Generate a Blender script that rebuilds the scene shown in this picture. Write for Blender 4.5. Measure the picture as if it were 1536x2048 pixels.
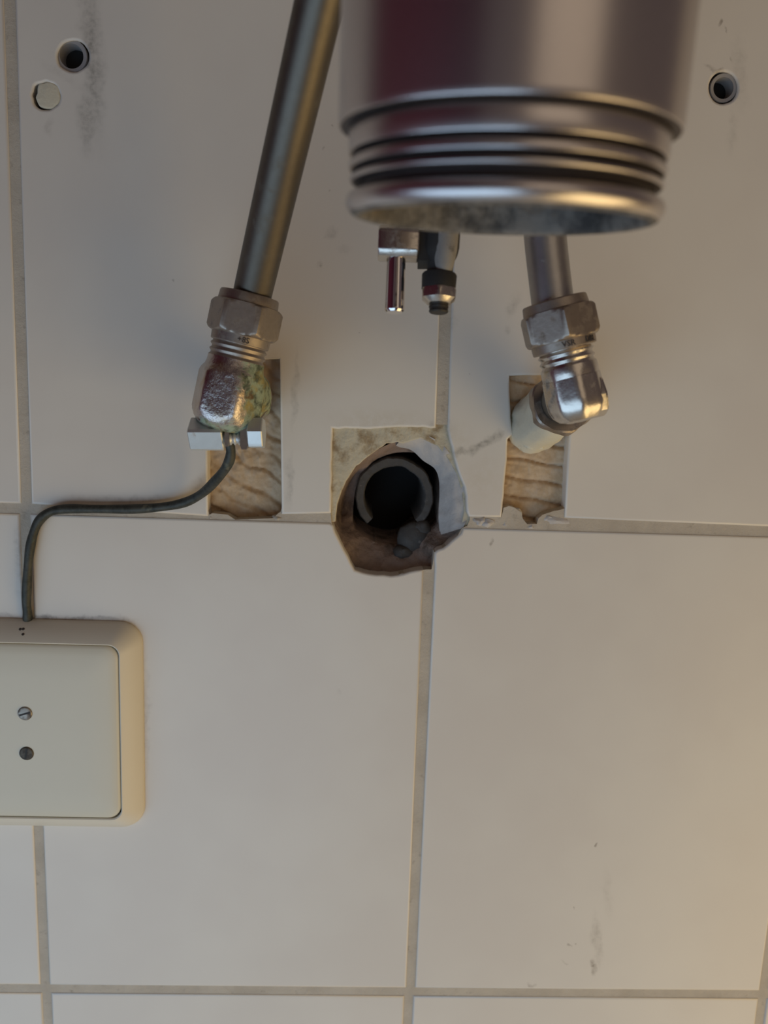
import bpy, bmesh, math, random
from mathutils import Vector, Matrix, noise
from mathutils.geometry import tessellate_polygon
random.seed(7)
for o in list(bpy.data.objects): bpy.data.objects.remove(o)
sc = bpy.context.scene
COL = sc.collection
# ------------------------------------------------------------------ camera
U = 0.1535                       # tile pitch across (150 mm tile + joint)
F = 1650.0                       # focal length in pixels of the 1536 x 2048 frame
PITCH, YAW, ROLL = 0.1750, -0.0423, 0.0395
CX, CY, CD = 0.7893*U, -0.3773*U, 2.0173*U      # right, down, distance to the wall
def _rot(p, y, r):
    Rx = Matrix(((1,0,0),(0,math.cos(p),-math.sin(p)),(0,math.sin(p),math.cos(p))))
    Ry = Matrix(((math.cos(y),0,math.sin(y)),(0,1,0),(-math.sin(y),0,math.cos(y))))
    Rz = Matrix(((math.cos(r),-math.sin(r),0),(math.sin(r),math.cos(r),0),(0,0,1)))
    return Rz @ Rx @ Ry
_R = _rot(PITCH, YAW, ROLL)
def _b(v): return Vector((v[0], v[2], -v[1]))   # (right, down, into wall) -> Blender
CR, CDN, CF = _b(_R[0]), _b(_R[1]), _b(_R[2])
CAM = Vector((CX, -CD, -CY))
cam = bpy.data.cameras.new('camera'); camo = bpy.data.objects.new('camera', cam); COL.objects.link(camo)
camo.matrix_world = Matrix(((CR.x,-CDN.x,-CF.x,CAM.x),(CR.y,-CDN.y,-CF.y,CAM.y),(CR.z,-CDN.z,-CF.z,CAM.z),(0,0,0,1)))
cam.sensor_fit = 'VERTICAL'; cam.sensor_height = 4.8; cam.sensor_width = 3.6
cam.lens = F/2048*4.8
cam.clip_start = 0.01; cam.clip_end = 50
cam.dof.use_dof = True; cam.dof.focus_distance = 0.285; cam.dof.aperture_fstop = 1.9
sc.camera = camo
def ray(px, py): return CF + CR*((px-768)/F) + CDN*((py-1024)/F)
def at(px, py, d=0.0):           # point seen at a pixel, d metres in front of the tile face
    r = ray(px, py); t = (-d-CAM.y)/r.y
    return CAM + r*t
def pz(px, py, z): return CAM + ray(px, py)*z
# ------------------------------------------------------------------ light
sc.view_settings.view_transform = 'Standard'; sc.view_settings.look = 'None'
sc.view_settings.exposure = 0.03; sc.view_settings.gamma = 1.0
sc.view_settings.use_curve_mapping = False
w = bpy.data.worlds.new('world'); sc.world = w; w.use_nodes = True
w.node_tree.nodes['Background'].inputs[0].default_value = (1.0, 0.77, 0.76, 1)
w.node_tree.nodes['Background'].inputs[1].default_value = 0.075
def area(name, loc, target, sx, sy, col, power):
    l = bpy.data.lights.new(name, 'AREA'); l.shape = 'RECTANGLE'; l.size = sx; l.size_y = sy
    l.color = col; l.energy = power
    o = bpy.data.objects.new(name, l); COL.objects.link(o); o.location = loc
    o.rotation_euler = (Vector(target)-Vector(loc)).to_track_quat('-Z', 'Y').to_euler()
    return o
area('daylight_window', (-0.30, -0.62, -0.50), (0.05, 0, -0.60), 1.0, 0.7, (0.51, 0.74, 1.0), 4.1)
area('warm_lamp', (0.76, -0.38, -0.48), (0.25, 0, -0.40), 0.7, 0.7, (1.0, 0.73, 0.34), 3.3)
# ------------------------------------------------------------------ helpers
def mkmesh(name, verts, faces, smooth=35):
    me = bpy.data.meshes.new(name); me.from_pydata([tuple(v) for v in verts], [], faces); me.update()
    bm = bmesh.new(); bm.from_mesh(me); bmesh.ops.recalc_face_normals(bm, faces=bm.faces); bm.to_mesh(me); bm.free()
    if smooth:
        me.polygons.foreach_set('use_smooth', [True]*len(me.polygons))
        me.set_sharp_from_angle(angle=math.radians(smooth))
    return me
class Geo:
    def __init__(s): s.v = []; s.f = []
    def add(s, v, f):
        n = len(s.v); s.v += [Vector(x) for x in v]; s.f += [[i+n for i in q] for q in f]; return s
    def obj(s, name, mat, parent=None, smooth=35, base=None):
        off = Vector((0,0,0))
        if parent is not None: off = ORI.get(parent.name, off)
        elif base is not None: off = Vector(base)
        o = bpy.data.objects.new(name, mkmesh(name, [p-off for p in s.v], s.f, smooth))
        COL.objects.link(o); o.data.materials.append(mat)
        if parent is not None:
            o.parent = parent; ORI[o.name] = off
        else:
            o.location = off; ORI[o.name] = off
        return o
ORI = {}
def tag(o, label=None, cat=None, group=None, kind=None):
    if label: o['label'] = label
    if cat: o['category'] = cat
    if group: o['group'] = group
    if kind: o['kind'] = kind
    return o
def thing(name, label, cat, base, group=None):
    o = bpy.data.objects.new(name, None); COL.objects.link(o); o.location = base; o.empty_display_size = .01
    ORI[o.name] = Vector(base)
    return tag(o, label, cat, group)
def frame(a, ref=None):
    a = Vector(a).normalized()
    ref = Vector(ref) if ref is not None else -CF
    f = (ref - a*ref.dot(a)).normalized()
    return a, f, a.cross(f)      # axis, towards ref, right-hand side seen from ref (axis up)
def loft(A, a, rings, seg=48, ref=None, cap0=True, cap1=True, jit=None, t0=0.0):
    """rings: (h, r) with r a number or a function of the angle (0 = towards ref)"""
    a, f, s = frame(a, ref); A = Vector(A); V = []; Fc = []
    for h, r in rings:
        for k in range(seg):
            t = t0+2*math.pi*k/seg
            rr = r(t) if callable(r) else r
            p = A + a*h + (f*math.cos(t) + s*math.sin(t))*rr
            if jit: p = p + (f*math.cos(t) + s*math.sin(t))*jit(p, h)
            V.append(p)
    for i in range(len(rings)-1):
        for k in range(seg):
            k2 = (k+1) % seg
            Fc.append([i*seg+k, i*seg+k2, (i+1)*seg+k2, (i+1)*seg+k])
    if cap0: Fc.append(list(range(seg))[::-1])
    if cap1: Fc.append([(len(rings)-1)*seg+k for k in range(seg)])
    return V, Fc
def ngon(ap, n=6, ph=0.0, lim=None):
    w_ = 2*math.pi/n
    def fn(t):
        x = (t-ph+w_/2) % w_ - w_/2
        r = ap/math.cos(x)
        return min(r, lim) if lim else r
    return fn
def tube(pts, r, seg=16, rfn=None, cap=True):
    pts = [Vector(p) for p in pts]; V = []; Fc = []; n = len(pts)
    T = [(pts[min(i+1, n-1)]-pts[max(i-1, 0)]).normalized() for i in range(n)]
    u = T[0].orthogonal().normalized()
    for i in range(n):
        u = (u - T[i]*u.dot(T[i])).normalized(); v = T[i].cross(u)
        rr = r*(rfn(i/(n-1)) if rfn else 1)
        for k in range(seg):
            t = 2*math.pi*k/seg; V.append(pts[i]+(u*math.cos(t)+v*math.sin(t))*rr)
    for i in range(n-1):
        for k in range(seg):
            k2 = (k+1) % seg; Fc.append([i*seg+k, i*seg+k2, (i+1)*seg+k2, (i+1)*seg+k])
    if cap: Fc.append(list(range(seg))[::-1]); Fc.append([(n-1)*seg+k for k in range(seg)])
    return V, Fc
def spline(pts, n=12):
    pts = [Vector(p) for p in pts]; P = [2*pts[0]-pts[1]]+pts+[2*pts[-1]-pts[-2]]; out = []
    for i in range(1, len(P)-2):
        for k in range(n):
            t = k/n; a, b, c, d = P[i-1], P[i], P[i+1], P[i+2]
            out.append(.5*((2*b)+(c-a)*t+(2*a-5*b+4*c-d)*t*t+(3*b-a-3*c+d)*t**3))
    return out+[pts[-1]]
def sarea(p): return .5*sum(p[i][0]*p[(i+1) % len(p)][1]-p[(i+1) % len(p)][0]*p[i][1] for i in range(len(p)))
def offs(p, d):                  # inset a CCW loop by d (a CW loop grows into the material likewise)
    out = []; n = len(p)
    for i in range(n):
        a, b, c = Vector(p[i-1]), Vector(p[i]), Vector(p[(i+1) % n])
        e1 = (b-a).normalized(); e2 = (c-b).normalized()
        n1 = Vector((-e1.y, e1.x)); n2 = Vector((-e2.y, e2.x)); m = n1+n2
        if m.length < 1e-6: m = n1
        m.normalize(); out.append(b+m*(d/max(.5, m.dot(n1))))
    return out
def plate(outer, holes, y0, y1, bevel=0.0, back=False):
    """slab with front at y0, back at y1 (y grows into the wall), loops in (x, z)"""
    loops = []
    o = [Vector(q) for q in outer]
    if sarea(o) < 0: o = o[::-1]
    loops.append(o)
    for h in holes:
        h = [Vector(q) for q in h]
        if sarea(h) > 0: h = h[::-1]
        loops.append(h)
    V = []; Fc = []; front = []
    for L in loops:
        n = len(L)
        if bevel: prof = [(bevel, y0), (bevel*.62, y0+bevel*.08), (bevel*.29, y0+bevel*.29), (bevel*.08, y0+bevel*.62), (0, y0+bevel), (0, y1)]
        else: prof = [(0, y0), (0, y1)]
        st = len(V)
        for d, y in prof:
            for q in (offs(L, d) if d else L): V.append(Vector((q[0], y, q[1])))
        for i in range(len(prof)-1):
            for k in range(n):
                k2 = (k+1) % n; Fc.append([st+i*n+k, st+i*n+k2, st+(i+1)*n+k2, st+(i+1)*n+k])
        front.append((st, n))
    idx = [st+k for st, n in front for k in range(n)]
    tris = tessellate_polygon([[Vector((V[st+k].x, V[st+k].z, 0)) for k in range(n)] for st, n in front])
    Fc += [[idx[i] for i in t] for t in tris]
    return V, Fc
def rough(pts, step, amp, seed=0, keep=()):      # subdivide an open pixel polyline and jitter it
    out = []
    for i in range(len(pts)-1):
        a, b = Vector(pts[i]), Vector(pts[i+1]); n = max(1, int((b-a).length/step))
        for k in range(n):
            p = a.lerp(b, k/n); q = noise.noise_vector(Vector((p.x*.11, p.y*.11, seed)))
            out.append(p+Vector((q.x, q.y))*amp*(0 if i == 0 and k == 0 else 1))
    return out+[Vector(pts[-1])]
def xz(px, py, d=0.0):
    p = at(px, py, d); return Vector((p.x, p.z))
def XZ(pts, d=0.0): return [xz(p[0], p[1], d) for p in pts]
# ------------------------------------------------------------------ materials
class NT:
    def __init__(s, name):
        s.m = bpy.data.materials.new(name); s.m.use_nodes = True; s.t = s.m.node_tree; s.n = s.t.nodes
        s.b = s.n['Principled BSDF']
        s.tc = s.n.new('ShaderNodeTexCoord').outputs['Object']
    def link(s, a, b): s.t.links.new(a, b)
    def noise(s, scale, detail=4, rough=.6, dist=0, vec=None):
        q = s.n.new('ShaderNodeTexNoise'); s.link(vec or s.tc, q.inputs['Vector'])
        q.inputs['Scale'].default_value = scale; q.inputs['Detail'].default_value = detail
        q.inputs['Roughness'].default_value = rough; q.inputs['Distortion'].default_value = dist
        return q.outputs['Fac']
    def ramp(s, fac, lo, hi, a=0.0, b=1.0):
        q = s.n.new('ShaderNodeMapRange'); s.link(fac, q.inputs[0]); q.interpolation_type = 'SMOOTHSTEP'
        for i, v in zip((1, 2, 3, 4), (lo, hi, a, b)): q.inputs[i].default_value = v
        return q.outputs[0]
    def math(s, op, a, b=None):
        q = s.n.new('ShaderNodeMath'); q.operation = op
        for i, x in enumerate((a, b)):
            if x is None: continue
            if isinstance(x, (int, float)): q.inputs[i].default_value = x
            else: s.link(x, q.inputs[i])
        return q.outputs[0]
    def mix(s, fac, a, b):
        q = s.n.new('ShaderNodeMix'); q.data_type = 'RGBA'
        for sock, x in ((q.inputs[0], fac), (q.inputs[6], a), (q.inputs[7], b)):
            if isinstance(x, (int, float)): sock.default_value = x
            elif isinstance(x, tuple): sock.default_value = (*x, 1)
            else: s.link(x, sock)
        return q.outputs[2]
    def blob(s, loc, rx, rz, rot=0.0, ry=None, soft=.1, warp=None):    # 1 inside an ellipse (x, z), 0 outside
        mp = s.n.new('ShaderNodeMapping'); mp.vector_type = 'TEXTURE'
        s.link(warp or s.tc, mp.inputs[0]); mp.inputs[1].default_value = loc
        mp.inputs[2].default_value = (0, rot, 0); mp.inputs[3].default_value = (rx, ry or 10, rz)
        ln = s.n.new('ShaderNodeVectorMath'); ln.operation = 'LENGTH'; s.link(mp.outputs[0], ln.inputs[0])
        return s.ramp(ln.outputs['Value'], 1.0, soft, 0.0, 1.0)
    def out(s, col=None, rough=None, metal=None, spec=None, bump=None, bstr=.2, bdist=.001, coat=None):
        for k, v in (('Base Color', col), ('Roughness', rough), ('Metallic', metal), ('Specular IOR Level', spec), ('Coat Weight', coat)):
            if v is None: continue
            if isinstance(v, tuple): s.b.inputs[k].default_value = (*v, 1)
            elif isinstance(v, (int, float)): s.b.inputs[k].default_value = v
            else: s.link(v, s.b.inputs[k])
        if bump is not None:
            q = s.n.new('ShaderNodeBump'); q.inputs['Strength'].default_value = bstr; q.inputs['Distance'].default_value = bdist
            s.link(bump, q.inputs['Height']); s.link(q.outputs[0], s.b.inputs['Normal'])
        return s.m
M = {}
def simple(name, col, rough=.5, metal=0.0, var=.12, scale=300, bstr=.15, bd=.0004, dirt=None, dscale=120, dlo=.5, dhi=.7, drough=.7):
    t = NT(name); n1 = t.noise(scale)
    c = t.mix(n1, tuple(x*(1-var) for x in col), tuple(min(1, x*(1+var)) for x in col)); r = rough; mt = metal
    if dirt:
        f = t.ramp(t.noise(dscale, 6, .65), dlo, dhi); c = t.mix(f, c, dirt)
        r = t.math('ADD', t.math('MULTIPLY', f, drough-rough), rough)
        if metal: mt = t.math('MULTIPLY', t.math('SUBTRACT', 1.0, f), metal)
    M[name] = t.out(c, r, mt, bump=n1, bstr=bstr, bdist=bd); return M[name]
# tile: glazed white with dirt marks of their own shapes and brown streaks beside the earth wire
t = NT('glazed_tile')
wn = t.n.new('ShaderNodeTexNoise'); t.link(t.tc, wn.inputs['Vector']); wn.inputs['Scale'].default_value = 160; wn.inputs['Detail'].default_value = 5
sub = t.n.new('ShaderNodeVectorMath'); sub.operation = 'MULTIPLY_ADD'; t.link(wn.outputs['Color'], sub.inputs[0])
sub.inputs[1].default_value = (.007,)*3; sub.inputs[2].default_value = (-.0035,)*3
ad = t.n.new('ShaderNodeVectorMath'); ad.operation = 'ADD'; t.link(sub.outputs[0], ad.inputs[0]); t.link(t.tc, ad.inputs[1])
WARP = ad.outputs[0]
def marks(lst):
    acc = None
    for px, py, rx, ry, rot, st, soft in lst:
        b = t.blob(at(px, py), rx/5200, ry/5200, math.radians(rot), soft=soft, warp=WARP)
        b = t.math('MULTIPLY', b, st); acc = b if acc is None else t.math('MAXIMUM', acc, b)
    return acc
base = t.mix(t.ramp(t.noise(14, 3), .35, .65), (.715, .655, .575), (.745, .69, .605))
dust = t.ramp(t.noise(420, 3, .6), .35, .75, .35, 1.0)
grey = marks([(185,110,28,190,-3,.72,.0), (176,235,28,90,4,.55,.0), (970,885,62,14,-28,.75,.2), (930,905,38,10,-14,.65,.2), (1025,610,16,32,15,.35,.1),
  (1015,660,10,12,0,.25,.1), (880,860,40,45,30,.35,.0), (900,640,22,30,0,.25,.1), (1480,150,20,90,-12,.22,.1), (1465,260,14,60,0,.16,.1),
  (590,780,10,100,2,.30,.2), (578,960,12,70,2,.35,.2), (660,465,14,14,0,.30,.1), (640,530,8,8,0,.25,.1), (690,500,22,8,20,.18,.1)])
brown = marks([(1187,1935,10,28,-10,.75,.2), (1193,1880,15,95,-9,.34,.0), (1215,1790,16,80,-10,.14,.0), (1192,1690,3.2,8,-8,.9,.3), (1138,1890,7,5,0,.6,.2),
  (1150,1885,3,3,0,.5,.2), (1128,1925,12,4,30,.28,.1), (1063,1968,14,6,20,.45,.1), (1150,1815,3,3,0,.5,.2), (1438,48,4,8,15,.9,.3), (1452,58,5,2,40,.5,.2),
  (1428,138,22,6,22,.55,.2), (984,1088,5,9,20,.55,.2), (650,300,4,5,0,.5,.2), (655,383,4,5,20,.5,.2), (349,558,4,4,0,.55,.2), (668,253,4,5,0,.7,.2), (640,533,3,3,0,.5,.2),
  (680,1385,12,8,30,.12,.1), (74,1378,4,3,0,.3,.2), (1462,118,6,3,30,.4,.1), (720,660,3,3,0,.4,.2), (942,752,3,3,0,.5,.2), (100,255,14,22,10,.22,.1), (120,150,60,10,30,.12,.1),
  (120,1237,175,9,0,.75,.1), (292,1440,8,190,0,.22,.0), (255,1248,40,14,35,.5,.0), (40,1128,16,110,0,.35,.0), (250,1000,170,14,0,.28,.0), (400,975,26,40,35,.3,.0)])  # the last ones follow the earth wire, just above and left of it
c = t.mix(t.math('MULTIPLY', grey, dust), base, (.20, .18, .15))
c = t.mix(t.math('MULTIPLY', brown, dust), c, (.13, .085, .05))
crm = marks([(760,845,140,40,0,.35,.0), (905,890,60,60,0,.35,.0), (960,960,70,80,0,.25,.0)])
c = t.mix(t.math('MULTIPLY', crm, t.ramp(t.noise(260, 5, .7), .35, .6)), c, (.62, .54, .40))
M['tile'] = t.out(c, .30, spec=.35, bump=t.noise(26, 2), bstr=.10, bdist=.002)
# grout
t = NT('grout'); g = t.noise(900, 4, .7)
c = t.mix(t.ramp(t.noise(60, 5), .35, .7), (.55, .48, .385), (.47, .405, .32))
c = t.mix(t.ramp(t.noise(300, 5), .58, .75), c, (.40, .34, .27))
M['grout'] = t.out(c, .9, bump=g, bstr=.5, bdist=.0006)
t = NT('mortar'); g = t.noise(220, 6, .65)
c = t.mix(t.ramp(g, .35, .65), (.53, .375, .225), (.64, .485, .32))
c = t.mix(t.ramp(t.noise(70, 5), .5, .7), c, (.56, .46, .36))
M['mortar'] = t.out(c, .9, bump=g, bstr=.5, bdist=.0008)
simple('plaster', (.58, .51, .37), .9, var=.2, scale=180, bstr=.6, bd=.0015, dirt=(.30,.21,.11), dscale=130, dlo=.46, dhi=.70)
simple('white_plaster', (.52, .48, .44), .9, var=.14, scale=250, bstr=.5, bd=.001, dirt=(.36,.30,.25), dscale=110, dlo=.56, dhi=.78)
simple('clay', (.26, .188, .150), .85, var=.35, scale=160, bstr=.8, bd=.002, dirt=(.10,.07,.05), dscale=90, dlo=.45, dhi=.7)
simple('pipe_grey', (.066, .061, .056), .7, var=.25, scale=320, bstr=.4, bd=.0006, dirt=(.17,.15,.13), dscale=420, dlo=.60, dhi=.74)
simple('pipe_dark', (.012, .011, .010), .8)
simple('plug_grey', (.30, .28, .27), .6, var=.1)
simple('filler', (.64, .58, .44), .85, var=.1, scale=400, bstr=.5, bd=.0006)
simple('sealant', (.66, .61, .47), .6, var=.08, scale=120, bstr=.4, bd=.001, dirt=(.40,.33,.20), dscale=140, dlo=.62, dhi=.75)
# metals
simple('satin_chrome', (.62, .57, .55), .30, 1.0, var=.04, scale=900, bstr=.03, bd=.0002)
simple('pipe_chrome', (.44, .42, .40), .40, 1.0, var=.10, scale=500, bstr=.08, bd=.0002, dirt=(.20,.18,.14), dscale=160, dlo=.60, dhi=.85)
simple('aged_pipe', (.150, .130, .105), .46, 1.0, var=.12, scale=500, bstr=.10, bd=.0002, dirt=(.16,.14,.10), dscale=160, dlo=.55, dhi=.85)
simple('groove_dirt_shade', (.075, .060, .055), .55, .3, var=.2, scale=200)  # dirt in the thread grooves, with the shade of the undercuts painted in
simple('nut_metal', (.39, .33, .275), .46, 1.0, var=.12, scale=700, bstr=.15, bd=.0003, dirt=(.16,.12,.09), dscale=260, dlo=.52, dhi=.75)
simple('bright_metal', (.60, .55, .49), .27, 1.0, var=.12, scale=260, bstr=.22, bd=.0005, dirt=(.20,.155,.10), dscale=200, dlo=.55, dhi=.78)
simple('chrome', (.75, .72, .72), .08, 1.0, var=.03, scale=300, bstr=.02, bd=.0002, dirt=(.15,.12,.10), dscale=300, dlo=.66, dhi=.80)
simple('zinc', (.70, .71, .68), .42, .85, var=.06, scale=500, bstr=.1, bd=.0003, dirt=(.24,.18,.14), dscale=140, dlo=.60, dhi=.8)
simple('dark_steel', (.05, .045, .04), .5, .6, var=.2)
simple('rubber', (.030, .028, .026), .7)
simple('engraving', (.05, .04, .035), .7)
t = NT('corroded_brass')         # brass body with verdigris and lime crust spreading from its right and lower side
q = t.noise(170, 6, .7); sx = t.n.new('ShaderNodeSeparateXYZ'); t.link(t.tc, sx.inputs[0])
c_in, c_lo = pz(484,790,.262)-at(497,790,0), pz(455,838,.262)-at(497,790,0)
side = t.math('MAXIMUM', t.math('MULTIPLY', t.math('SUBTRACT', sx.outputs[0], c_in.x), 150.0), t.math('MULTIPLY', t.math('SUBTRACT', c_lo.z, sx.outputs[2]), 150.0))
msk = t.ramp(t.math('ADD', side, t.math('MULTIPLY', t.math('SUBTRACT', q, .5), 2.4)), .0, .35)
crust = t.mix(t.ramp(t.noise(260, 5, .7), .40, .62), (.34, .41, .29), (.09, .11, .075))
crust = t.mix(t.ramp(t.noise(120, 4, .6), .5, .68), crust, (.40, .32, .10))
crust = t.mix(t.ramp(t.noise(150, 4, .6, 0), .58, .72), crust, (.15, .08, .03))
metal = t.mix(t.ramp(t.noise(140, 3), .45, .7), (.56, .50, .46), (.50, .38, .26))
c = t.mix(msk, metal, crust)
M['corroded'] = t.out(c, t.math('ADD', t.math('MULTIPLY', msk, .62), .26), t.math('SUBTRACT', 1.0, msk), bump=q, bstr=.5, bdist=.0012)
t = NT('patina_copper'); q = t.noise(260, 5, .7)
c = t.mix(t.ramp(q, .35, .62), (.032, .034, .026), (.065, .066, .052))
c = t.mix(t.ramp(t.noise(90, 4), .58, .70), c, (.035, .085, .085))
c = t.mix(t.ramp(t.noise(120, 4), .66, .74), c, (.13, .125, .085))
M['wire'] = t.out(c, .55, .25, bump=q, bstr=.3, bdist=.0005)
t = NT('trap_grime'); q = t.noise(150, 6, .7)
c = t.mix(t.ramp(q, .38, .62), (.06, .055, .05), (.21, .19, .165)); c = t.mix(t.ramp(t.noise(90, 4), .55, .7), c, (.16, .11, .065))
M['grime'] = t.out(c, .75, bump=q, bstr=.6, bdist=.001)
simple('cream_plastic', (.72, .655, .53), .42, var=.02, scale=40, bstr=.03, bd=.0003)
simple('cover_plastic', (.67, .62, .49), .45, var=.02, scale=60, bstr=.05, bd=.0003)
simple('dark_screw', (.13, .11, .085), .6, .7, var=.2, scale=800, dirt=(.05,.04,.03), dscale=400, dlo=.45, dhi=.65)
simple('screw_metal', (.34, .30, .25), .5, .8, var=.2, scale=800, dirt=(.08,.06,.045), dscale=400, dlo=.45, dhi=.65)
simple('floor_tile', (.50, .47, .43), .5, var=.05, scale=20)

# ================================================================== THE WALL
# joints measured on the photograph: the two rows are slightly out of line with each other
def vline(p0, p1):               # pixel line -> function z -> x on the wall
    a, b = xz(*p0), xz(*p1)
    return lambda z: a.x+(b.x-a.x)*(z-a.y)/(b.y-a.y)
def hline(p0, p1):
    a, b = xz(*p0), xz(*p1)
    return lambda x: a.y+(b.y-a.y)*(x-a.x)/(b.x-a.x)
V0t, V0b = vline((18,0),(52,1000)), vline((66,1420),(93,2048))
V1t, V1b = vline((888,630),(880,850)), vline((857,1220),(818,2048))
H0, H1 = hline((20,1017),(1500,1063)), hline((0,1978),(1500,1990))
G = .0019                        # half joint
ztop = H0(0.1)+.2045; zbot = H1(0.1)-.2045
def cross(vl, hl):
    x = .0
    for _ in range(6): z = hl(x); x = vl(z)
    return x, z
base_wall = None
# cut-outs in pixels
def arc_px(cx, cy, rx, ry, n=20, jit=0, seed=0, fr=1.7):
    L = []
    for k in range(n):
        a = 2*math.pi*k/n; j = 1+jit*noise.noise(Vector((math.cos(a)*fr, math.sin(a)*fr, seed)))
        L.append((cx+rx*math.cos(a)*j, cy+ry*math.sin(a)*j))
    return L
BOLT_L = arc_px(146, 112, 32, 31, 28, .06, 3); BOLT_R = arc_px(1447, 175, 29, 32, 28, .05, 8)
FILL_L = arc_px(92, 191, 28, 28, 36, .16, 5, 2.0)
CUT_L = [(416,1033),(415,905),(418,722),(559,718),(563,1029)]      # the notch around the left inlet (open below)
CUT_R = rough([(1003,1035),(1008,990),(1013,935),(1016,878),(1026,868),(1021,820),(1020,752),(1140,748)],14,2.0,2)+[(1143,820),(1134,930),(1129,1036)]
DR_A0 = rough([(662,1027),(664,940),(665,857),(740,858),(800,854),(872,856)],12,2.5,1)
DR_A1 = rough([(895,860),(905,905),(916,945),(928,974),(931,993),(933,1023),(938,1034)],9,2.5,4)
DR_B0 = rough([(660,1046),(668,1052),(671,1065),(682,1085),(695,1115),(711,1141),(737,1148),(782,1152),(832,1142),(847,1140)],12,2.5,5)
DR_B1 = rough([(869,1142),(869,1105),(886,1096),(912,1076),(922,1066),(926,1056)],9,2.2,6)
def P2(L): return XZ(L)
def corner(vl, hl, sx, sz):
    x, z = cross(vl, hl); return Vector((x+sx*G, z+sz*G))
FAR = lambda x: (lambda z: x)
xl, xr = V0t(0)-U, None
V2b = vline((1528,1976),(1518,2048))
x2 = xz(1529,1976).x
V2f = lambda z: x2+0.0*z
tiles = []
def quad(vl, vr, hb, ht):
    return [corner(vl, hb, 1, 1), corner(vr, hb, -1, 1), corner(vr, ht, -1, -1), corner(vl, ht, 1, -1)]
HT = lambda x: ztop; HB = lambda x: zbot
HT2 = lambda x: ztop+.2045; HB2 = lambda x: zbot-.2045
VL1 = lambda z: V0t(0)-U; VL2 = lambda z: V0t(0)-2*U
VR1 = lambda z: x2+U; VR2 = lambda z: x2+2*U
# row A (upper): the two tiles in view are cut around pipes
A0 = [corner(V0t, H0, 1, 1)]+P2(CUT_L)+P2(DR_A0)
A0 = A0+[corner(V1t, HT, -1, -1), corner(V0t, HT, 1, -1)]
A1 = P2(DR_A1)+P2(CUT_R)+[corner(V2f, H0, -1, 1), corner(V2f, HT, -1, -1), corner(V1t, HT, 1, -1)]
B0 = [corner(V0b, H1, 1, 1), corner(V1b, H1, -1, 1)]+P2(DR_B0)[::-1]+[corner(V0b, H0, 1, -1)]
B1 = [corner(V1b, H1, 1, 1), corner(V2f, H1, -1, 1), corner(V2f, H0, -1, -1)]+P2(DR_B1)[::-1]
spec = [(A0, [P2(BOLT_L), P2(FILL_L)]), (A1, [P2(BOLT_R)]), (B0, []), (B1, [])]
for (vl, vr) in ((VL2, VL1), (VL1, V0t), (V2f, VR1), (VR1, VR2)): spec.append((quad(vl, vr, H0, HT), []))
for (vl, vr) in ((VL2, VL1), (VL1, V0b), (V2f, VR1), (VR1, VR2)): spec.append((quad(vl, vr, H1, H0), []))
V1c, V0c = (lambda z: V1b(z)-.0006), (lambda z: V0b(z)+.0005)
for (vl, vr) in ((VL2, VL1), (VL1, V0c), (V0c, V1c), (V1c, V2f), (V2f, VR1), (VR1, VR2)): spec.append((quad(vl, vr, HB, H1), []))
for (vl, vr) in ((VL2, VL1), (VL1, V0t), (V0t, V1t), (V1t, V2f), (V2f, VR1), (VR1, VR2)): spec.append((quad(vl, vr, HT, HT2), []))
# the body of the wall: joint filler around the tiles, open where the tiles are cut away
GCUT_L = [(418,1030),(411,1000),(413,905),(414,718),(566,714),(567,1000),(561,1024),(553,1030),(547,1037),(470,1040),(455,1030),(424,1027)]
GCUT_R = rough([(1003,1036),(1008,1016),(1018,1013),(1030,1016),(1044,1026),(1046,1038),(1055,1049),(1075,1049),(1077,1038),(1086,1031),(1102,1025),(1122,1020)],6,1.5,9)+[(1150,1010),(1150,742),(1010,742),(1000,900)]
DR_HOLE = [(663,1046),(661,1026),(656,850),(760,846),(905,850),(942,985),(940,1040)]+rough([(935,1052),(925,1056),(912,1078),(886,1097),(869,1105),(864,1139),(832,1143),(782,1153),(737,1149),(709,1142),(693,1115),(680,1085),(668,1066)],9,1.5,5)
XMIN, XMAX = VL2(0)-.002, VR2(0)+.002
outer = [Vector((XMIN, HB(0)-.002)), Vector((XMAX, HB(0)-.002)), Vector((XMAX, HT2(0)+.002)), Vector((XMIN, HT2(0)+.002))]
g = Geo().add(*plate(outer, [P2(GCUT_L), P2(GCUT_R), P2(DR_HOLE), P2(BOLT_L), P2(FILL_L), P2(BOLT_R)], .0006, .012))
wall = tag(g.obj('wall_back', M['grout'], smooth=0), kind='structure')
for i, (o, h) in enumerate(spec):
    to = Geo().add(*plate(o, h, 0.0, .007, .0009)).obj('tile', M['tile'], wall, smooth=50)
    for p in to.data.polygons:
        if abs(p.normal.y) > .9995: p.use_smooth = False
# the mortar bed behind the tiles, combed with a notched trowel
def bed(name, x0, x1, y0, y1, hfun, mat, nx=70, ny=120):
    V = []; Fc = []
    for j in range(ny+1):
        for i in range(nx+1):
            px, py = x0+(x1-x0)*i/nx, y0+(y1-y0)*j/ny
            p = at(px, py, 0); V.append(Vector((p.x, hfun(px, py), p.z)))
    for j in range(ny):
        for i in range(nx):
            a = j*(nx+1)+i; Fc.append([a, a+1, a+nx+2, a+nx+1])
    return Geo().add(V, Fc).obj(name, mat, wall, smooth=60)
def nz(px, py, s, k=0): return noise.noise(Vector((px*s, py*s, k)))
def bed_l(px, py):
    v = (py-860)*1.0-(px-415)*.62+16*nz(px, py, .018)
    w_ = (v/44.0) % 1.0
    g_ = math.exp(-((w_-.5)/.13)**2)*(.55+.6*nz(px, py, .02, 4))
    return .0058+.0022*max(0, g_)+.0007*nz(px, py, .05, 2)+.0004*nz(px, py, .16, 3)
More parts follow.
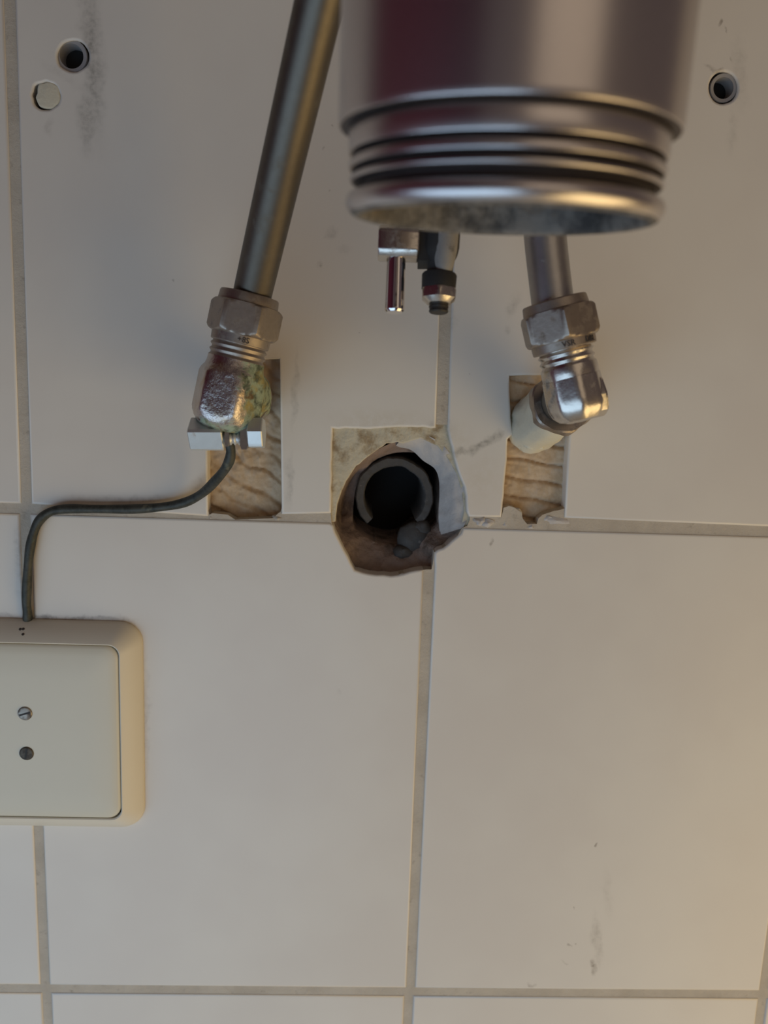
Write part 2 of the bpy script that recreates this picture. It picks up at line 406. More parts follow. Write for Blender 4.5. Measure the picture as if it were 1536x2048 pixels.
def bed_r(px, py):
    v = py-(px-1020)*.16+5*nz(px, py, .02)
    w_ = ((v-898)/39.0) % 1.0
    g_ = math.exp(-((w_-.5)/.09)**2)*.8+.5*math.exp(-((w_-.85)/.05)**2)*max(0, nz(px, py, .02, 8))
    return .0056+.0020*g_+.0006*nz(px, py, .04, 5)+.0003*nz(px, py, .17, 6)
bed('mortar_bed', 400, 576, 700, 1048, bed_l, M['mortar'])
bed('mortar_bed', 990, 1160, 728, 1062, bed_r, M['mortar'])
# lumps of torn joint filler along the lower edge of the cut-outs
def chip(px, py, rx, ry, d, seed, mat):
    c0 = at(px, py, d); V = []; Fc = []; n, m = 12, 6
    for j in range(m+1):
        ph = math.pi*j/m
        for i in range(n):
            th = 2*math.pi*i/n
            q = Vector((math.sin(ph)*math.cos(th), math.cos(ph), math.sin(ph)*math.sin(th)))
            s_ = 1+.45*noise.noise(q*1.6+Vector((seed*3.1, 0, 0)))
            V.append(c0+Vector((q.x*rx/5200*s_, -q.y*.0016*s_, q.z*ry/5200*s_)))
    for j in range(m):
        for i in range(n):
            Fc.append([j*n+i, j*n+(i+1) % n, (j+1)*n+(i+1) % n, (j+1)*n+i])
    return Geo().add(V, Fc).obj('grout_chip', mat, wall, smooth=50)
for k, (px, py, rx, ry, d) in enumerate([(1027,1031,20,16,-.0022),(1008,1045,15,9,-.0020),(1112,1040,30,12,-.0016),(1062,1052,12,6,-.0018),(1094,1036,14,9,-.002),
        (975,1045,14,9,-.0012),(960,1042,14,9,-.0012),(432,1034,18,9,-.0022),(556,1035,12,7,-.002),(500,1042,40,6,-.0022)]):
    chip(px, py, rx, ry, d, k+1, M['white_plaster'] if k < 7 else M['grout'])
# plaster round the waste outlet: rough infill with a smooth pale crescent on the right
HOLE = [(671,1045),(673,1022),(680,992),(693,963),(713,934),(746,907),(773,888),(795,885),(817,896),(844,918),(853,934),(875,936),(878,974),(875,1040),(890,1062),(870,1105),(864,1138),(832,1142),(782,1152),(737,1148),(711,1141),(695,1115),(682,1085),(671,1065)]
INF = [(650,1046),(650,848),(760,844),(872,848),(885,862)]
inner_top = HOLE[:13]
inf = [(656,1048),(656,850),(760,846),(905,846),(938,930),(948,1000),(950,1046),(934,1058),(924,1050),(929,1025),(925,985),(915,950),(898,920),(876,893),(842,877),(806,888)]+[tuple(p) for p in rough(HOLE[:8],8,2.0,3)][::-1]
g = Geo().add(*plate(P2(inf), [], .0016, .010, .0006)); g.obj('plaster_patch', M['plaster'], wall, smooth=60)
def sweep_crescent():            # pale plaster: from the top of the hole round its right side down to the joint
    outl = [(800,882),(840,868),(880,885),(905,915),(922,948),(932,985),(936,1030),(926,1056)]
    inn = [(790,893),(822,900),(846,921),(868,936),(877,955),(879,985),(877,1035),(880,1070)]
    O = spline([Vector((*p, 0)) for p in outl], 6); I = spline([Vector((*p, 0)) for p in inn], 6); V = []; Fc = []; m = 8
    for i in range(len(O)):
        for j in range(m+1):
            s_ = j/m; p = O[i].lerp(I[i], s_)
            dep = .0016+.0008*math.sin(s_*math.pi)+.0085*s_**2.2+.0013*nz(p.x, p.y, .05, 7)+.0007*nz(p.x, p.y, .14, 9)
            q = at(p.x, p.y, -dep); V.append(q)
    for i in range(len(O)-1):
        for j in range(m): a = i*(m+1)+j; Fc.append([a, a+1, a+m+2, a+m+1])
    return Geo().add(V, Fc)
sweep_crescent().obj('plaster_patch', M['white_plaster'], wall, smooth=60)
# the broken-out cavity itself: brown masonry running back to the pipe
cav_out = [(930,1052),(950,1000),(940,930),(900,868),(850,862),(797,880),(745,905),(711,934),(690,963),(676,992),(668,1022),(664,1045),(668,1066),(679,1086),(692,1116),(707,1145),(737,1153),(782,1157),(832,1148),(868,1143),(873,1106),(890,1099),(916,1080)]
cav_in = [(874,1046),(880,990),(880,950),(868,928),(845,908),(795,905),(757,917),(738,932),(722,952),(712,975),(708,1000),(706,1025),(706,1045),(712,1060),(728,1072),(745,1082),(764,1087),(782,1089),(802,1087),(818,1074),(832,1062),(848,1058),(862,1054)]
V = []; Fc = []; m = 9; n0 = len(cav_out)
S1 = spline([Vector((*p, 0)) for p in cav_out+cav_out[:1]], 5)[:-1]; S2 = spline([Vector((*p, 0)) for p in cav_in+cav_in[:1]], 5)[:-1]; n = len(S1)
for j in range(m+1):
    s_ = j/m
    for i in range(n):
        p = S1[i].lerp(S2[i], s_); lf_ = max(0, min(1, (735-p.x)/50))*max(0, min(1, (1075-p.y)/50))
        dep = .0045+.0095*s_**1.1*(1-lf_)+.017*lf_*min(1, s_*2.2)+.0016*nz(p.x, p.y, .045, 11)*math.sin(s_*math.pi)+.0007*nz(p.x, p.y, .13, 12)
        V.append(at(p.x, p.y, -dep))
for j in range(m):
    for i in range(n): Fc.append([j*n+i, j*n+(i+1) % n, (j+1)*n+(i+1) % n, (j+1)*n+i])
for i in range(n): V.append(V[m*n+i]+Vector((0, .05, 0)))      # straight back behind the opening
for i in range(n): Fc.append([m*n+i, m*n+(i+1) % n, (m+1)*n+(i+1) % n, (m+1)*n+i])
Geo().add(V, Fc).obj('masonry_hole', M['clay'], wall, smooth=60)
# filled drill hole: cream filler with a ragged rim
fl = Geo().add(*plate(P2(arc_px(96,190,25.5,27.5,36,.20,9,2.2)), [], .0002, .006, .0006)); fl.obj('filler_patch', M['filler'], wall, smooth=60)
# backing so that the wall is a solid thing
bk = Geo(); V = []; 
hole = [v for v in P2(arc_px(785,1020,135,150,24))]
bk.add(*plate(outer, [hole], .012, .10)); bk.obj('masonry', M['clay'], wall, smooth=0)
# floor well below the frame
fz = -.90
g = Geo(); x0, x1 = -.95, 1.3
g.add([(x0,-1.6,fz),(x1,-1.6,fz),(x1,.02,fz),(x0,.02,fz),(x0,-1.6,fz-.02),(x1,-1.6,fz-.02),(x1,.02,fz-.02),(x0,.02,fz-.02)], [[0,1,2,3],[4,5,6,7],[0,1,5,4],[1,2,6,5],[2,3,7,6],[3,0,4,7]])
tag(g.obj('floor', M['floor_tile'], smooth=0), kind='structure')

# unseen plum panel on the left, added for the dark plum reflection on the trap
g = Geo(); wx = -.95
g.add([(wx,-2.4,-.9),(wx,.1,-.9),(wx,.1,1.5),(wx,-2.4,1.5),(wx-.05,-2.4,-.9),(wx-.05,.1,-.9),(wx-.05,.1,1.5),(wx-.05,-2.4,1.5)], [[0,1,2,3],[4,5,6,7],[0,1,5,4],[1,2,6,5],[2,3,7,6],[3,0,4,7]])
tag(g.obj('plum_reflector', simple('reflector_plum', (.25, .05, .135), .6, var=.05, scale=30), smooth=0), kind='structure')
# glowing panel added unseen behind the camera, for the pale band on the metal
g = Geo(); yw = -1.65
g.add([(.26,yw,.05),(1.55,yw,.05),(1.55,yw,1.35),(.26,yw,1.35),(.26,yw-.01,.05),(1.55,yw-.01,.05),(1.55,yw-.01,1.35),(.26,yw-.01,1.35)], [[0,1,2,3],[4,5,6,7],[0,1,5,4],[1,2,6,5],[2,3,7,6],[3,0,4,7]])
t = NT('panel_glow'); t.out((.7,.68,.62), .6); t.b.inputs['Emission Color'].default_value = (1, .82, .62, 1); t.b.inputs['Emission Strength'].default_value = .42
glow_panel = tag(g.obj('added_glow_panel', t.m, smooth=0), kind='structure')
g = Geo()
for (a0, a1, b0, b1) in ((.20,.26,-.01,1.41),(1.55,1.61,-.01,1.41),(.20,1.61,-.01,.05),(.20,1.61,1.35,1.41)):
    g.add([(x, y, z) for x in (a0, a1) for y in (yw-.03, yw+.02) for z in (b0, b1)], [[0,1,3,2],[4,5,7,6],[0,1,5,4],[2,3,7,6],[0,2,6,4],[1,3,7,5]])
g.obj('glow_panel_frame', simple('frame_paint', (.6,.57,.52), .5), glow_panel, smooth=0)
# ================================================================== THINGS
# ---- bottle trap hanging in front
mm = .001
TZ = .1395
Bc = pz(1002, 445, TZ)
tau = math.radians(14.0)
up = (-CDN*math.cos(tau)-CF*math.sin(tau)+CR*math.sin(math.radians(2.2))).normalized()
trap = thing('bottle_trap', 'large matt chrome bottle trap body with threaded open bottom hanging in the foreground', 'drain trap', Bc)
KR, KH = .958, .80
def hr(L): return [((h if h < 3.6 else 3.6+(h-3.6)*KH)*mm, r*KR*mm) for h, r in L]
prof = [(16.16,28.65),(16.25,28.85),(16.5,28.95),(17.6,29.0),(30,29.05),(60,29.1),(102,29.1),(105,28.6),(106,27),(107,20)]
Geo().add(*loft(Bc, up, hr(prof), 96, cap0=False)).obj('body', M['satin_chrome'], trap, smooth=30)
for rg in ([(10.95,26.75),(11.05,27.05),(11.3,27.15),(15.3,27.2),(15.5,27.1),(15.6,26.8)], [(8.05,26.7),(8.2,26.95),(8.5,27.05),(9.5,27.0),(9.75,26.85),(9.85,26.6)], [(5.7,26.5),(5.9,26.8),(6.2,26.9),(6.6,26.8),(6.8,26.5)]):
    Geo().add(*loft(Bc, up, hr(rg), 96, cap0=False, cap1=False)).obj('thread_ridge', M['satin_chrome'], trap, smooth=40)
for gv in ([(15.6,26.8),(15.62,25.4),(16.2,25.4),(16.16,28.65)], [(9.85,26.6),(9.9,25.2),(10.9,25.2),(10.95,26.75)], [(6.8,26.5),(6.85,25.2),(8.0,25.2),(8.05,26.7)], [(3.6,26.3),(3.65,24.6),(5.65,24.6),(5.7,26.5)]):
    Geo().add(*loft(Bc, up, hr(gv), 96, cap0=False, cap1=False)).obj('thread_groove', M['groove_dirt_shade'], trap, smooth=20)
rim = [(3.6,26.3),(3.5,26.7),(3.2,27.1),(2.6,27.4),(1.8,27.4),(1.0,27.05),(.45,26.5)]
Geo().add(*loft(Bc, up, hr(rim), 96, cap0=False, cap1=False)).obj('rim', M['satin_chrome'], trap, smooth=60)
ins = [(.46,26.5),(.15,26.0),(0,25.4),(.15,24.8),(.6,24.4),(1.4,24.3),(3,24.0),(5,24.0),(8,23.6),(9,23.0),(9.2,12.0),(7,11.5),(6,11.0),(6,9.5),(10,9.3)]
Geo().add(*loft(Bc, up, hr(ins), 96, cap0=False, jit=lambda p, h: .0009*noise.noise(p*140)*min(1, max(0, (h-.0003)/.001)))).obj('inside_wall', M['grime'], trap, smooth=60)
Geo().add(*loft(Bc+up*.089, up, [(h*mm, r*mm) for h, r in [(-.5,20.5),(2,20.5),(2,19),(14,19),(14.5,18.5),(14.5,16),(60,16)]], 48)).obj('tail_pipe', M['satin_chrome'], trap, smooth=40)
# ---- supply pipes
zl, zr = .258, .237
La, Lb = pz(503,596,zl), pz(640,0,.199)
d = (Lb-La)
pl = tag(Geo().add(*tube([La-d*.02, La+d*.25, La+d*.6, Lb, La+d*1.25, La+d*1.45], .0060, 32)).obj('supply_pipe', M['aged_pipe'], base=La),
   'long dull chrome supply pipe slanting up from the corroded left fitting', 'pipe', 'water supply pipes')
Ra, Rb = pz(1106,612,zr), pz(1090,470,zr-.002)
pr = tag(Geo().add(*tube(spline([Ra, Rb, pz(1082,330,.231), pz(1078,80,.222), pz(1072,-200,.212)], 8), .0060, 32)).obj('supply_pipe', M['pipe_chrome'], base=Ra),
   'short chrome supply pipe dropping from behind the trap into the right fitting', 'pipe', 'water supply pipes')
# ---- compression nut shared shape: collar, chamfered hexagon, lower collar
def nut(A, a, ph, sc_=1.0):
    R = 9.9*mm; L = []
    hx = lambda lim: ngon(R, 6, ph, lim*mm)
    prof = [(0,6.4*mm),(0,8.9*mm),(.2,9.15*mm),(2.6,9.3*mm),(2.75,hx(9.9)),(3.1,hx(10.5)),(3.6,hx(11.0)),(4.2,hx(11.44)),(11.3,hx(11.44)),(12.0,hx(10.9)),(12.5,hx(10.2)),(12.7,9.5*mm),(15.2,9.25*mm),(15.6,9.0*mm),(15.6,5.8*mm)]
    return Geo().add(*loft(A, a, [(h*mm*sc_, r) for h, r in prof], 96, t0=ph))
def thread(A, a, h0, h1, r, n):
    L = [(h0, r-.5*mm)]
    for i in range(n):
        u0 = h0+(h1-h0)*i/n; du = (h1-h0)/n
        L += [(u0+du*.15, r-.55*mm), (u0+du*.45, r), (u0+du*.6, r), (u0+du*.9, r-.55*mm)]
    return loft(A, a, L, 48)
def engrave(text, A, a, r, h, t0, size, parent):
    """raised-letter stamping bent round a collar"""
    cu = bpy.data.curves.new('engraving', 'FONT'); cu.body = text; cu.size = size; cu.extrude = .00008; cu.align_x = 'CENTER'
    cu.resolution_u = 2
    to = bpy.data.objects.new('tmp', cu); COL.objects.link(to); bpy.context.view_layer.update()
    me = bpy.data.meshes.new_from_object(to.evaluated_get(bpy.context.evaluated_depsgraph_get()))
    bpy.data.objects.remove(to)
    ax, f, s = frame(a); A = Vector(A); V = []
    for v in me.vertices:
        th = t0+v.co.x/r; rr = r+v.co.z
        V.append(A+ax*(h+v.co.y)+(f*math.cos(th)+s*math.sin(th))*rr)
    Geo().add(V, [list(p.vertices) for p in me.polygons]).obj('stamped_lettering', M['engraving'], parent, smooth=0)
# ---- left fitting
T, J = pz(500,590,zl), pz(458,790,zl+.004)
a = (T-J).normalized(); hJ = (T-J).length
lf = thing('angle_fitting', 'corroded brass angle fitting with green crust above the earth clamp', 'pipe fitting', at(497,790,0), 'angle fittings')
nt = nut(T-a*15.6*mm, a, math.radians(4)).obj('compression_nut', M['nut_metal'], lf, smooth=28)
# the nut is turned round: its lettered collar is the lower one
engrave('+8S', T-a*15.6*mm, a, 9.42*mm, .5*mm, .30, 2.5*mm, nt)
Geo().add(*thread(J, a, hJ-21.5*mm, hJ-14*mm, 8.9*mm, 4)).obj('thread', M['nut_metal'], lf, smooth=60)
hb = hJ-20.5*mm
Rb_ = 9.9*mm
hx = lambda lim: ngon(Rb_, 6, math.radians(-3), lim*mm)
bd = [(-11.6*mm,3.0*mm),(-11.2*mm,6.0*mm),(-9.8*mm,8.2*mm),(-8.2*mm,hx(9.6)),(-6.6*mm,hx(10.5)),(-5.6*mm,hx(11.2)),(hb-5.5*mm,hx(11.2)),(hb-4.2*mm,hx(10.3)),(hb-3*mm,hx(9.4)),(hb-1.6*mm,9.0*mm),(hb,8.9*mm),(hb+.3*mm,7.8*mm)]
g = Geo().add(*loft(J, a, bd, 72, t0=math.radians(-3)))
Wl = at(500,800,-.004); ax = (Wl-J)
ln = ax.length
cr = lambda p, h: .0013*noise.noise(p*170)+.0007*noise.noise(p*420)
g.add(*loft(J, ax, [(h*ln, r*mm) for h, r in [(-.14,5),(-.10,8),(0,9.4),(.12,10.2),(.25,11.0),(.38,11.2),(.5,10.0),(.62,8.2),(.8,8.0),(1.0,8.0)]], 64, ref=(0,0,1), jit=cr))
g.obj('elbow_body', M['corroded'], lf, smooth=32)
# crust at the foot of the elbow
V, Fc = loft(J+ax*.10-Vector((0,0,.0075)), Vector((.2,.3,-1)), [(h*mm, r*mm) for h, r in [(-5,5),(-3,8.0),(-1,8.8),(1.0,8.2),(2.6,6.2),(3.8,3.6),(4.4,1.2)]], 40, jit=lambda p, h: .0016*noise.noise(p*260))
Geo().add(V, Fc).obj('verdigris_crust', M['corroded'], lf, smooth=70)
# ---- right fitting
T, J = pz(1108,602,zr), pz(1148,782,zr+.003)
a = (T-J).normalized(); hJ = (T-J).length
rf = thing('angle_fitting', 'shiny chromed brass angle fitting over pale sealant at the right cut-out', 'pipe fitting', at(1072,835,0), 'angle fittings')
nt = nut(T-a*14.2*mm, a, math.radians(26), .91).obj('compression_nut', M['nut_metal'], rf, smooth=28)
engrave('VSR', T-a*14.2*mm, a, 9.42*mm, .5*mm, -.10, 2.3*mm, nt)
engrave('DBL', T-a*14.2*mm, a, 9.42*mm, .5*mm, .68, 2.3*mm, nt)
Geo().add(*thread(J, a, hJ-20*mm, hJ-12.5*mm, 8.0*mm, 4)).obj('thread', M['bright_metal'], rf, smooth=60)
hb = hJ-19*mm
R8 = 8.3*mm; oc = lambda k, lim=8.72: ngon(R8*k, 8, math.radians(20), min(lim, 8.72*k)*mm)
bd = [(-9.2*mm,1.0*mm),(-9.0*mm,3.6*mm),(-8.2*mm,oc(.70)),(-6.6*mm,oc(.88)),(-4.4*mm,oc(.98)),(-1.5*mm,oc(1.0)),(4*mm,oc(.97)),(hb-3.5*mm,oc(.94)),(hb-2.2*mm,oc(.97,8.2)),(hb-1*mm,8.2*mm),(hb,8.1*mm),(hb+.2*mm,7.0*mm)]
g = Geo().add(*loft(J, a, bd, 64, t0=math.radians(20))); g.obj('elbow_body', M['bright_metal'], rf, smooth=26)
_, fdir, sdir = frame(a)
lugA = J-a*2.6*mm
Geo().add(*loft(lugA, sdir, [(2*mm, ngon(6.0*mm,8,math.radians(22),6.6*mm)),(7.0*mm, ngon(6.1*mm,8,math.radians(22),6.5*mm)),(7.6*mm, ngon(5.8*mm,8,math.radians(22),6.1*mm)),(7.9*mm, 5.0*mm)], 48, ref=fdir)).obj('side_boss', M['bright_metal'], rf, smooth=26)
FL = at(1126,804,.031); WL = at(1073,848,-.003)
ax = (WL-FL).normalized()
Geo().add(*loft(J, (FL-J), [(0,7.6*mm),((FL-J).length*.55,7.6*mm),((FL-J).length+1*mm,7.4*mm)], 40)).obj('inlet_leg', M['dark_steel'], rf, smooth=40)
Geo().add(*loft(FL-ax*.5*mm, ax, [(0,6.5*mm),(0,10.2*mm),(.5*mm,ngon(10.2*mm,6,.35,10.8*mm)),(3.5*mm,ngon(10.3*mm,6,.35,11.4*mm)),(4.2*mm,ngon(10.2*mm,6,.35,10.6*mm)),(4.4*mm,7*mm)], 60, ref=(0,0,1), jit=lambda p, h: .0005*noise.noise(p*300))).obj('flange_nut', M['nut_metal'], rf, smooth=30)
ls = (WL-FL).length
V, Fc = loft(FL+ax*3.5*mm, ax, [(h*(ls-1*mm), r*mm) for h, r in [(0,8.6),(.2,9.2),(.45,9.6),(.7,9.9),(.85,10.1),(1.0,10.4)]], 48, ref=(0,0,1), jit=lambda p, h: .0020*noise.noise(p*110)+.0008*noise.noise(p*320))
Geo().add(V, Fc).obj('sealant_sleeve', M['sealant'], rf, smooth=60)
for k, (px, py, rx, ry) in enumerate([(1074,876,22,20),(1050,866,20,18),(1088,862,16,14),(1062,888,14,10)]):
    o = chip(px, py, rx, ry, .0015, 20+k, M['sealant']); o.name = 'sealant_lump'
# ---- earth clamp under the left fitting
def pxw(px, py, z): return pz(px, py, z)
zc = .262
k_ = zc/F
cl = thing('earth_clamp', 'zinc earthing clamp with square nut and hexagon bolt under the corroded fitting', 'clamp', at(455,885,.02))
X = CR.normalized()
def bar(c0, c1, ap, n, ph, name, mat, ch=.3*mm):
    A, B = pz(*c0, zc), pz(*c1, zc); L = (B-A).length
    return Geo().add(*loft(A, B-A, [(0,ngon(ap-ch,n,ph)),(ch,ngon(ap,n,ph)),(L-ch,ngon(ap,n,ph)),(L,ngon(ap-ch,n,ph))], n*8)).obj(name, mat, cl, smooth=25)
bar((381,868),(449,868), 31*k_*.80, 4, math.radians(41), 'square_nut', M['zinc'])
bar((498,866),(528,866), 29*k_, 6, math.radians(29), 'bolt_head', M['zinc'])
Geo().add(*thread(pz(440,876,zc), pz(500,876,zc)-pz(440,876,zc), 0, .0095, 2.3*mm, 7)).obj('bolt_thread', M['zinc'], cl, smooth=60)
def strip(name, x0, x1, y0, y1, mat, th=.010):
    A = [pz(x, y, zc-.003) for x, y in ((x0,y0),(x1,y0),(x1,y1-8),((x0+x1)/2+(x1-x0)*.3,y1),((x0+x1)/2-(x1-x0)*.3,y1),(x0,y1-8))]
    V = A+[p+Vector((0,th,0)) for p in A]; n = len(A)
    return Geo().add(V, [list(range(n)), list(range(n, 2*n))]+[[i,(i+1) % n,(i+1) % n+n,i+n] for i in range(n)]).obj(name, mat, cl, smooth=0)
strip('strap_end', 480, 496, 850, 899, M['nut_metal']); strip('strap_end', 449, 458, 850, 893, M['nut_metal'])
Jl = pz(458,790,zl+.004); bandc = Jl+(Wl-Jl)*.32; ax_ = (Wl-Jl)
Geo().add(*loft(bandc, ax_, [(0,9.6*mm),(0,11.0*mm),(.008,11.0*mm),(.008,9.6*mm)], 48, ref=(0,0,1))).obj('strap', M['nut_metal'], cl, smooth=40)
# ---- earth wire
wp = [(452,866,.030),(460,890,.030),(461,912,.029),(452,935,.026),(432,960,.019),(405,986,.010),(372,1004,.005),(330,1013,.0032),(270,1018,.0026),(190,1018,.0026),(130,1018,.0026),(100,1024,.0026),(78,1042,.0026),(66,1070,.0026),(59,1105,.0026),(55,1150,.0026),(53,1200,.0024),(55,1228,.0018),(55.5,1243,.0002)]
tag(Geo().add(*tube(spline([at(*p) for p in wp], 6), .00172, 14, rfn=lambda s_: 1+.06*math.sin(s_*60))).obj('earth_wire', M['wire'], base=at(54,1240,.002)),
   'dark patinated copper earth wire bending from the clamp down to the cream cover plate', 'wire')
# ---- cream cover plate over the connection box
def rrect(x0, x1, z0, z1, r, n=7):
    L = []
    for cx_, cz_, a0 in ((x1-r, z0+r, -90), (x1-r, z1-r, 0), (x0+r, z1-r, 90), (x0+r, z0+r, 180)):
        for k in range(n): t_ = math.radians(a0+90*k/(n-1)); L.append(Vector((cx_+r*math.cos(t_), cz_+r*math.sin(t_))))
    return L
pR = at(288,1440,0).x; pT = at(200,1241,0).z; pB = at(200,1649,0).z; pC = at(48,1440,.008).x; pL = 2*pC-pR
cp = thing('cover_plate', 'cream plastic cover plate with two screws on the lower left tiles', 'cover plate', Vector((pC, 0, pB)))
H = .0080
lay = [(0,0,.0085),(0,.0010,.0085),(.0006,.0026,.0082),(.0062,H-.0004,.0048),(.0068,H,.0044),(.0072,H-.0003,.0042),(.0072,H-.0035,.0042)]
V = []; Fc = []; loops = []
for ins_, hh, rr in lay:
    L = rrect(pL+ins_, pR-ins_, pB+ins_, pT-ins_, rr); loops.append(len(V)); V += [Vector((q.x, -hh, q.y)) for q in L]; nL = len(L)
for i in range(len(lay)-1):
    for k in range(nL): Fc.append([loops[i]+k, loops[i]+(k+1) % nL, loops[i+1]+(k+1) % nL, loops[i+1]+k])
Geo().add(V, Fc).obj('frame', M['cream_plastic'], cp, smooth=40)
ci = .0075
V = []; Fc = []; loops = []
for ins_, hh in [(ci,H-.005),(ci,H-.0006),(ci+.0003,H-.0002),(ci+.0012,H+.0002),(ci+.004,H+.0007),(ci+.012,H+.0011)]:
    L = rrect(pL+ins_, pR-ins_, pB+ins_, pT-ins_, max(.0015, .0050-(ins_-ci)*.2)); loops.append(len(V)); V += [Vector((q.x, -hh, q.y)) for q in L]
for i in range(5):
    for k in range(nL): Fc.append([loops[i]+k, loops[i]+(k+1) % nL, loops[i+1]+(k+1) % nL, loops[i+1]+k])
Fc.append([loops[5]+k for k in range(nL)])
Geo().add(V, Fc).obj('cover', M['cover_plastic'], cp, smooth=40)
bx = Geo().add([Vector((x, y, z)) for x in (pL+.004, pR-.004) for y in (-.0028, -.0006) for z in (pB+.004, pT-.004)], [[0,1,3,2],[4,5,7,6],[0,1,5,4],[2,3,7,6],[0,2,6,4],[1,3,7,5]])
bx.obj('base', simple('dark_gap', (.05,.035,.02), .8), cp, smooth=0)
for px, py, rot, lab in ((50,1427,18,'worn brass slotted screw'), (53,1507,80,'dark slotted screw')):
    c0 = at(px, py, H+.0012); n_ = Vector((0,-1,0))
    s_ = Geo().add(*loft(c0-n_*.0006, n_, [(0,2.75*mm),(.0006,2.75*mm),(.0009,2.5*mm),(.0010,2.2*mm)], 32, ref=(0,0,1))).obj('screw', M['screw_metal' if py < 1450 else 'dark_screw'], cp, smooth=40)
    s_['label'] = lab
    r_ = math.radians(rot); dx = Vector((math.cos(r_), 0, math.sin(r_))); dz = Vector((-math.sin(r_), 0, math.cos(r_)))
    q = [c0+n_*h+dx*i*.0022+dz*j*.00035 for h in (.0002, .00046) for i in (-1, 1) for j in (-1, 1)]
    Geo().add(q, [[0,1,3,2],[4,5,7,6],[0,1,5,4],[2,3,7,6],[0,2,6,4],[1,3,7,5]]).obj('slot', M['rubber'], s_, smooth=0)
def slope_pt(px, py):            # on the bevelled upper side of the frame
    lo, hi = at(px, py, .0026), at(px, py, H)
    f_ = lambda dd: at(px, py, dd).z-(pT-(.0006+(dd-.0026)/(H-.003)*.0056))
    a_, b_ = .001, H
    for _ in range(40):
        m_ = .5*(a_+b_)
        if f_(a_)*f_(m_) <= 0: b_ = m_
        else: a_ = m_
    return at(px, py, .5*(a_+b_))
for px, py in ((40.5,1258.5),(46.5,1258),(46,1268.5)):
    Geo().add(*loft(slope_pt(px, py)+Vector((0,.0003,-.0003)), (0,-.7,.7), [(0,.55*mm),(.0005,.55*mm),(.0006,.4*mm)], 16)).obj('dot_mark', M['engraving'], cp, smooth=30)
# ---- wall plugs in the two basin bolt holes
for (cx_, cy_, rx, lab, gx, gy) in ((143,112,29,'grey plastic wall plug in the upper left bolt hole beside the filled hole',-6,3),(1447,176,26,'grey plastic wall plug in the bolt hole at the upper right edge',2,4)):
    c0 = at(cx_, cy_, -.0012); r0 = rx/5300
    th = thing('wall_plug', lab, 'wall plug', at(cx_, cy_, 0), 'wall plugs')
    Geo().add(*loft(c0, (0,1,0), [(.0015,r0),(0,r0),(-.0003,r0*.97),(0,r0*.74),(.003,r0*.72),(.03,r0*.70)], 40, ref=(0,0,1), cap0=False, cap1=False)).obj('sleeve', M['plug_grey'], th, smooth=40)
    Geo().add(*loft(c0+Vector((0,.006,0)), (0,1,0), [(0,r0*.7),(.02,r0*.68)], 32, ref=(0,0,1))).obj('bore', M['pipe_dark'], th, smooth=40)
# ---- waste outlet pipe in the wall
dp = thing('drain_pipe', 'dark grey broken waste pipe end set in the ragged hole in the wall', 'drain pipe', at(788,995,-.012))
D = -.0125
def ring(cx_, cy_, ro, ri, a0, a1, n, d0, dlen, seed):
    V = []; Fc = []
    for i in range(n+1):
        th = math.radians(a0+(a1-a0)*i/n); c_, s_ = math.cos(th), math.sin(th)
        jo = 1+.04*noise.noise(Vector((c_*3, s_*3, seed)))+.02*noise.noise(Vector((c_*9, s_*9, seed))); ji = 1+.03*noise.noise(Vector((c_*2, s_*2, seed+5)))+.015*noise.noise(Vector((c_*10, s_*10, seed)))
        po = at(cx_+ro*c_*jo, cy_+ro*s_*jo, d0); pi_ = at(cx_+ri*c_*ji, cy_+ri*s_*ji, d0)
        bv = (pi_-po)*.14; yy = Vector((0, .0006, 0)); jy = Vector((0, .0005*noise.noise(Vector((c_*5, s_*5, seed))), 0))
        V += [po+Vector((0,dlen,0)), po+yy+jy, po+bv+jy, pi_-bv+jy, pi_+yy+jy, pi_+Vector((0,dlen,0))]
    for i in range(n):
        for j in range(5): Fc.append([i*6+j, i*6+j+1, (i+1)*6+j+1, (i+1)*6+j])
    if abs(a1-a0) < 359:
        Fc.append(list(range(6))); Fc.append([n*6+j for j in range(6)])
    return Geo().add(V, Fc)
ring(789,993,78,60,-225,48,70,D,.05,2).obj('pipe_wall', M['pipe_grey'], dp, smooth=45)
# broken socket lip below right
V = []; Fc = []
V, Fc = [], []
for (px, py, rx, ry, dd) in ((826,1078,31,36,.0135),(806,1104,22,15,.0125),(842,1056,20,18,.014)):
    c0 = at(px, py, -dd); n0 = len(V)
    for jj in range(11):
        ph = math.pi*jj/10
        for ii in range(20):
            th = 2*math.pi*ii/20; q = Vector((math.sin(ph)*math.cos(th), math.cos(ph), math.sin(ph)*math.sin(th)))
            k0 = 1+.22*noise.noise(q*1.5+Vector((px, 0, 0)))+.08*noise.noise(q*5)
            V.append(c0+Vector((q.x*rx/5000*k0, -q.y*.004*k0, q.z*ry/5000*k0)))
    for jj in range(10):
        for ii in range(20): Fc.append([n0+jj*20+ii, n0+jj*20+(ii+1) % 20, n0+(jj+1)*20+(ii+1) % 20, n0+(jj+1)*20+ii])
Geo().add(V, Fc).obj('socket_lip', M['pipe_grey'], dp, smooth=60)
Geo().add(*loft(at(788,1010,-.045), (0,1,0), [(0,.034),(.004,.034)], 32, ref=(0,0,1))).obj('bore', M['pipe_dark'], dp, smooth=0)
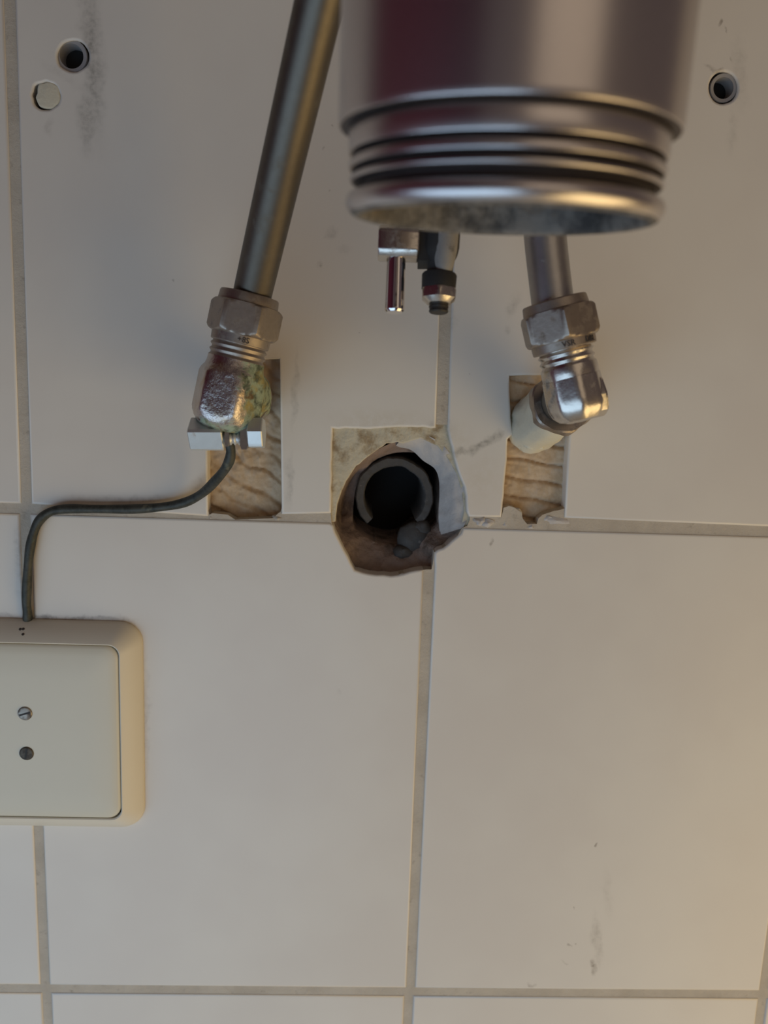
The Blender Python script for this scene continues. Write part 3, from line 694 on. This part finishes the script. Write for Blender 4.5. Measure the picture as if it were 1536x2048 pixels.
# ---- pop-up waste linkage hanging behind the trap
zk = .226; kk = zk/F
lk = thing('waste_linkage', 'chrome and black pop-up waste linkage with hanging pin below the trap', 'linkage', pz(838,620,zk))
def vbar(px0, py0, px1, py1, rings, name, mat, seg=48, ref=None, smooth=35, zz=None):
    z_ = zz or zk
    A, B = pz(px1, py1, z_), pz(px0, py0, z_); return Geo().add(*loft(A, B-A, [(h*(B-A).length, r) for h, r in rings], seg, ref=ref)).obj(name, mat, lk, smooth=smooth)
# cross block: a short horizontal bar with rounded underside
A, B = pz(757,487,zk), pz(837,490,zk); Lb_ = (B-A).length
Geo().add(*loft(A, B-A, [(0,ngon(29*kk,4,0,33*kk)),(.5*mm,ngon(31*kk,4,0,36*kk)),(Lb_-.4*mm,ngon(31*kk,4,0,36*kk)),(Lb_,ngon(29*kk,4,0,33*kk))], 64)).obj('clamp_block', M['bright_metal'], lk, smooth=40)
vbar(793,500,789,625, [(0,16*kk),(.03,19*kk),(.06,19.6*kk),(.8,19.2*kk),(1,19*kk)], 'pin', M['chrome'], smooth=40)
vbar(885,455,879,556, [(0,26*kk),(.3,26*kk),(.45,33*kk),(.6,36*kk),(1,36*kk)], 'bracket', M['rubber'], smooth=45)
A, B = pz(836,500,zk+.002), pz(858,500,zk+.002)
Geo().add(*loft(A, B-A, [(0,ngon(30*kk,4,0)),((B-A).length,ngon(30*kk,4,0))], 8)).obj('bracket_arm', M['rubber'], lk, smooth=20)
vbar(893,455,887,545, [(0,15*kk),(.12,19*kk),(.35,22*kk),(.5,24*kk),(1,25*kk)], 'plastic_sleeve', M['plastic_lk'] if 'plastic_lk' in M else simple('plastic_lk', (.30,.28,.25), .5, var=.2, scale=300, dirt=(.10,.09,.08), dscale=260, dlo=.5, dhi=.7), zz=zk-.0022)
vbar(879,548,877,579, [(0,34*kk),(.9,35*kk),(1,33*kk)], 'rubber_ring', M['rubber'], smooth=40)
vbar(878,579,877,608, [(0,24*kk),(.12,28*kk),(.35,ngon(33*kk,6,math.radians(28),36.5*kk)),(.8,ngon(33.5*kk,6,math.radians(28),38*kk)),(1,ngon(33*kk,6,math.radians(28),35.5*kk))], 'hexagon_nut', M['bright_metal'], smooth=28)
vbar(878,600,877,626, [(0,17*kk),(.1,19.5*kk),(.3,18.5*kk),(.45,20*kk),(.6,18.5*kk),(.75,20*kk),(1,20*kk)], 'threaded_end', M['dark_steel'], smooth=40)
vbar(886,200,886,458, [(0,10*kk),(1,10*kk)], 'lift_rod', M['chrome'], smooth=40)
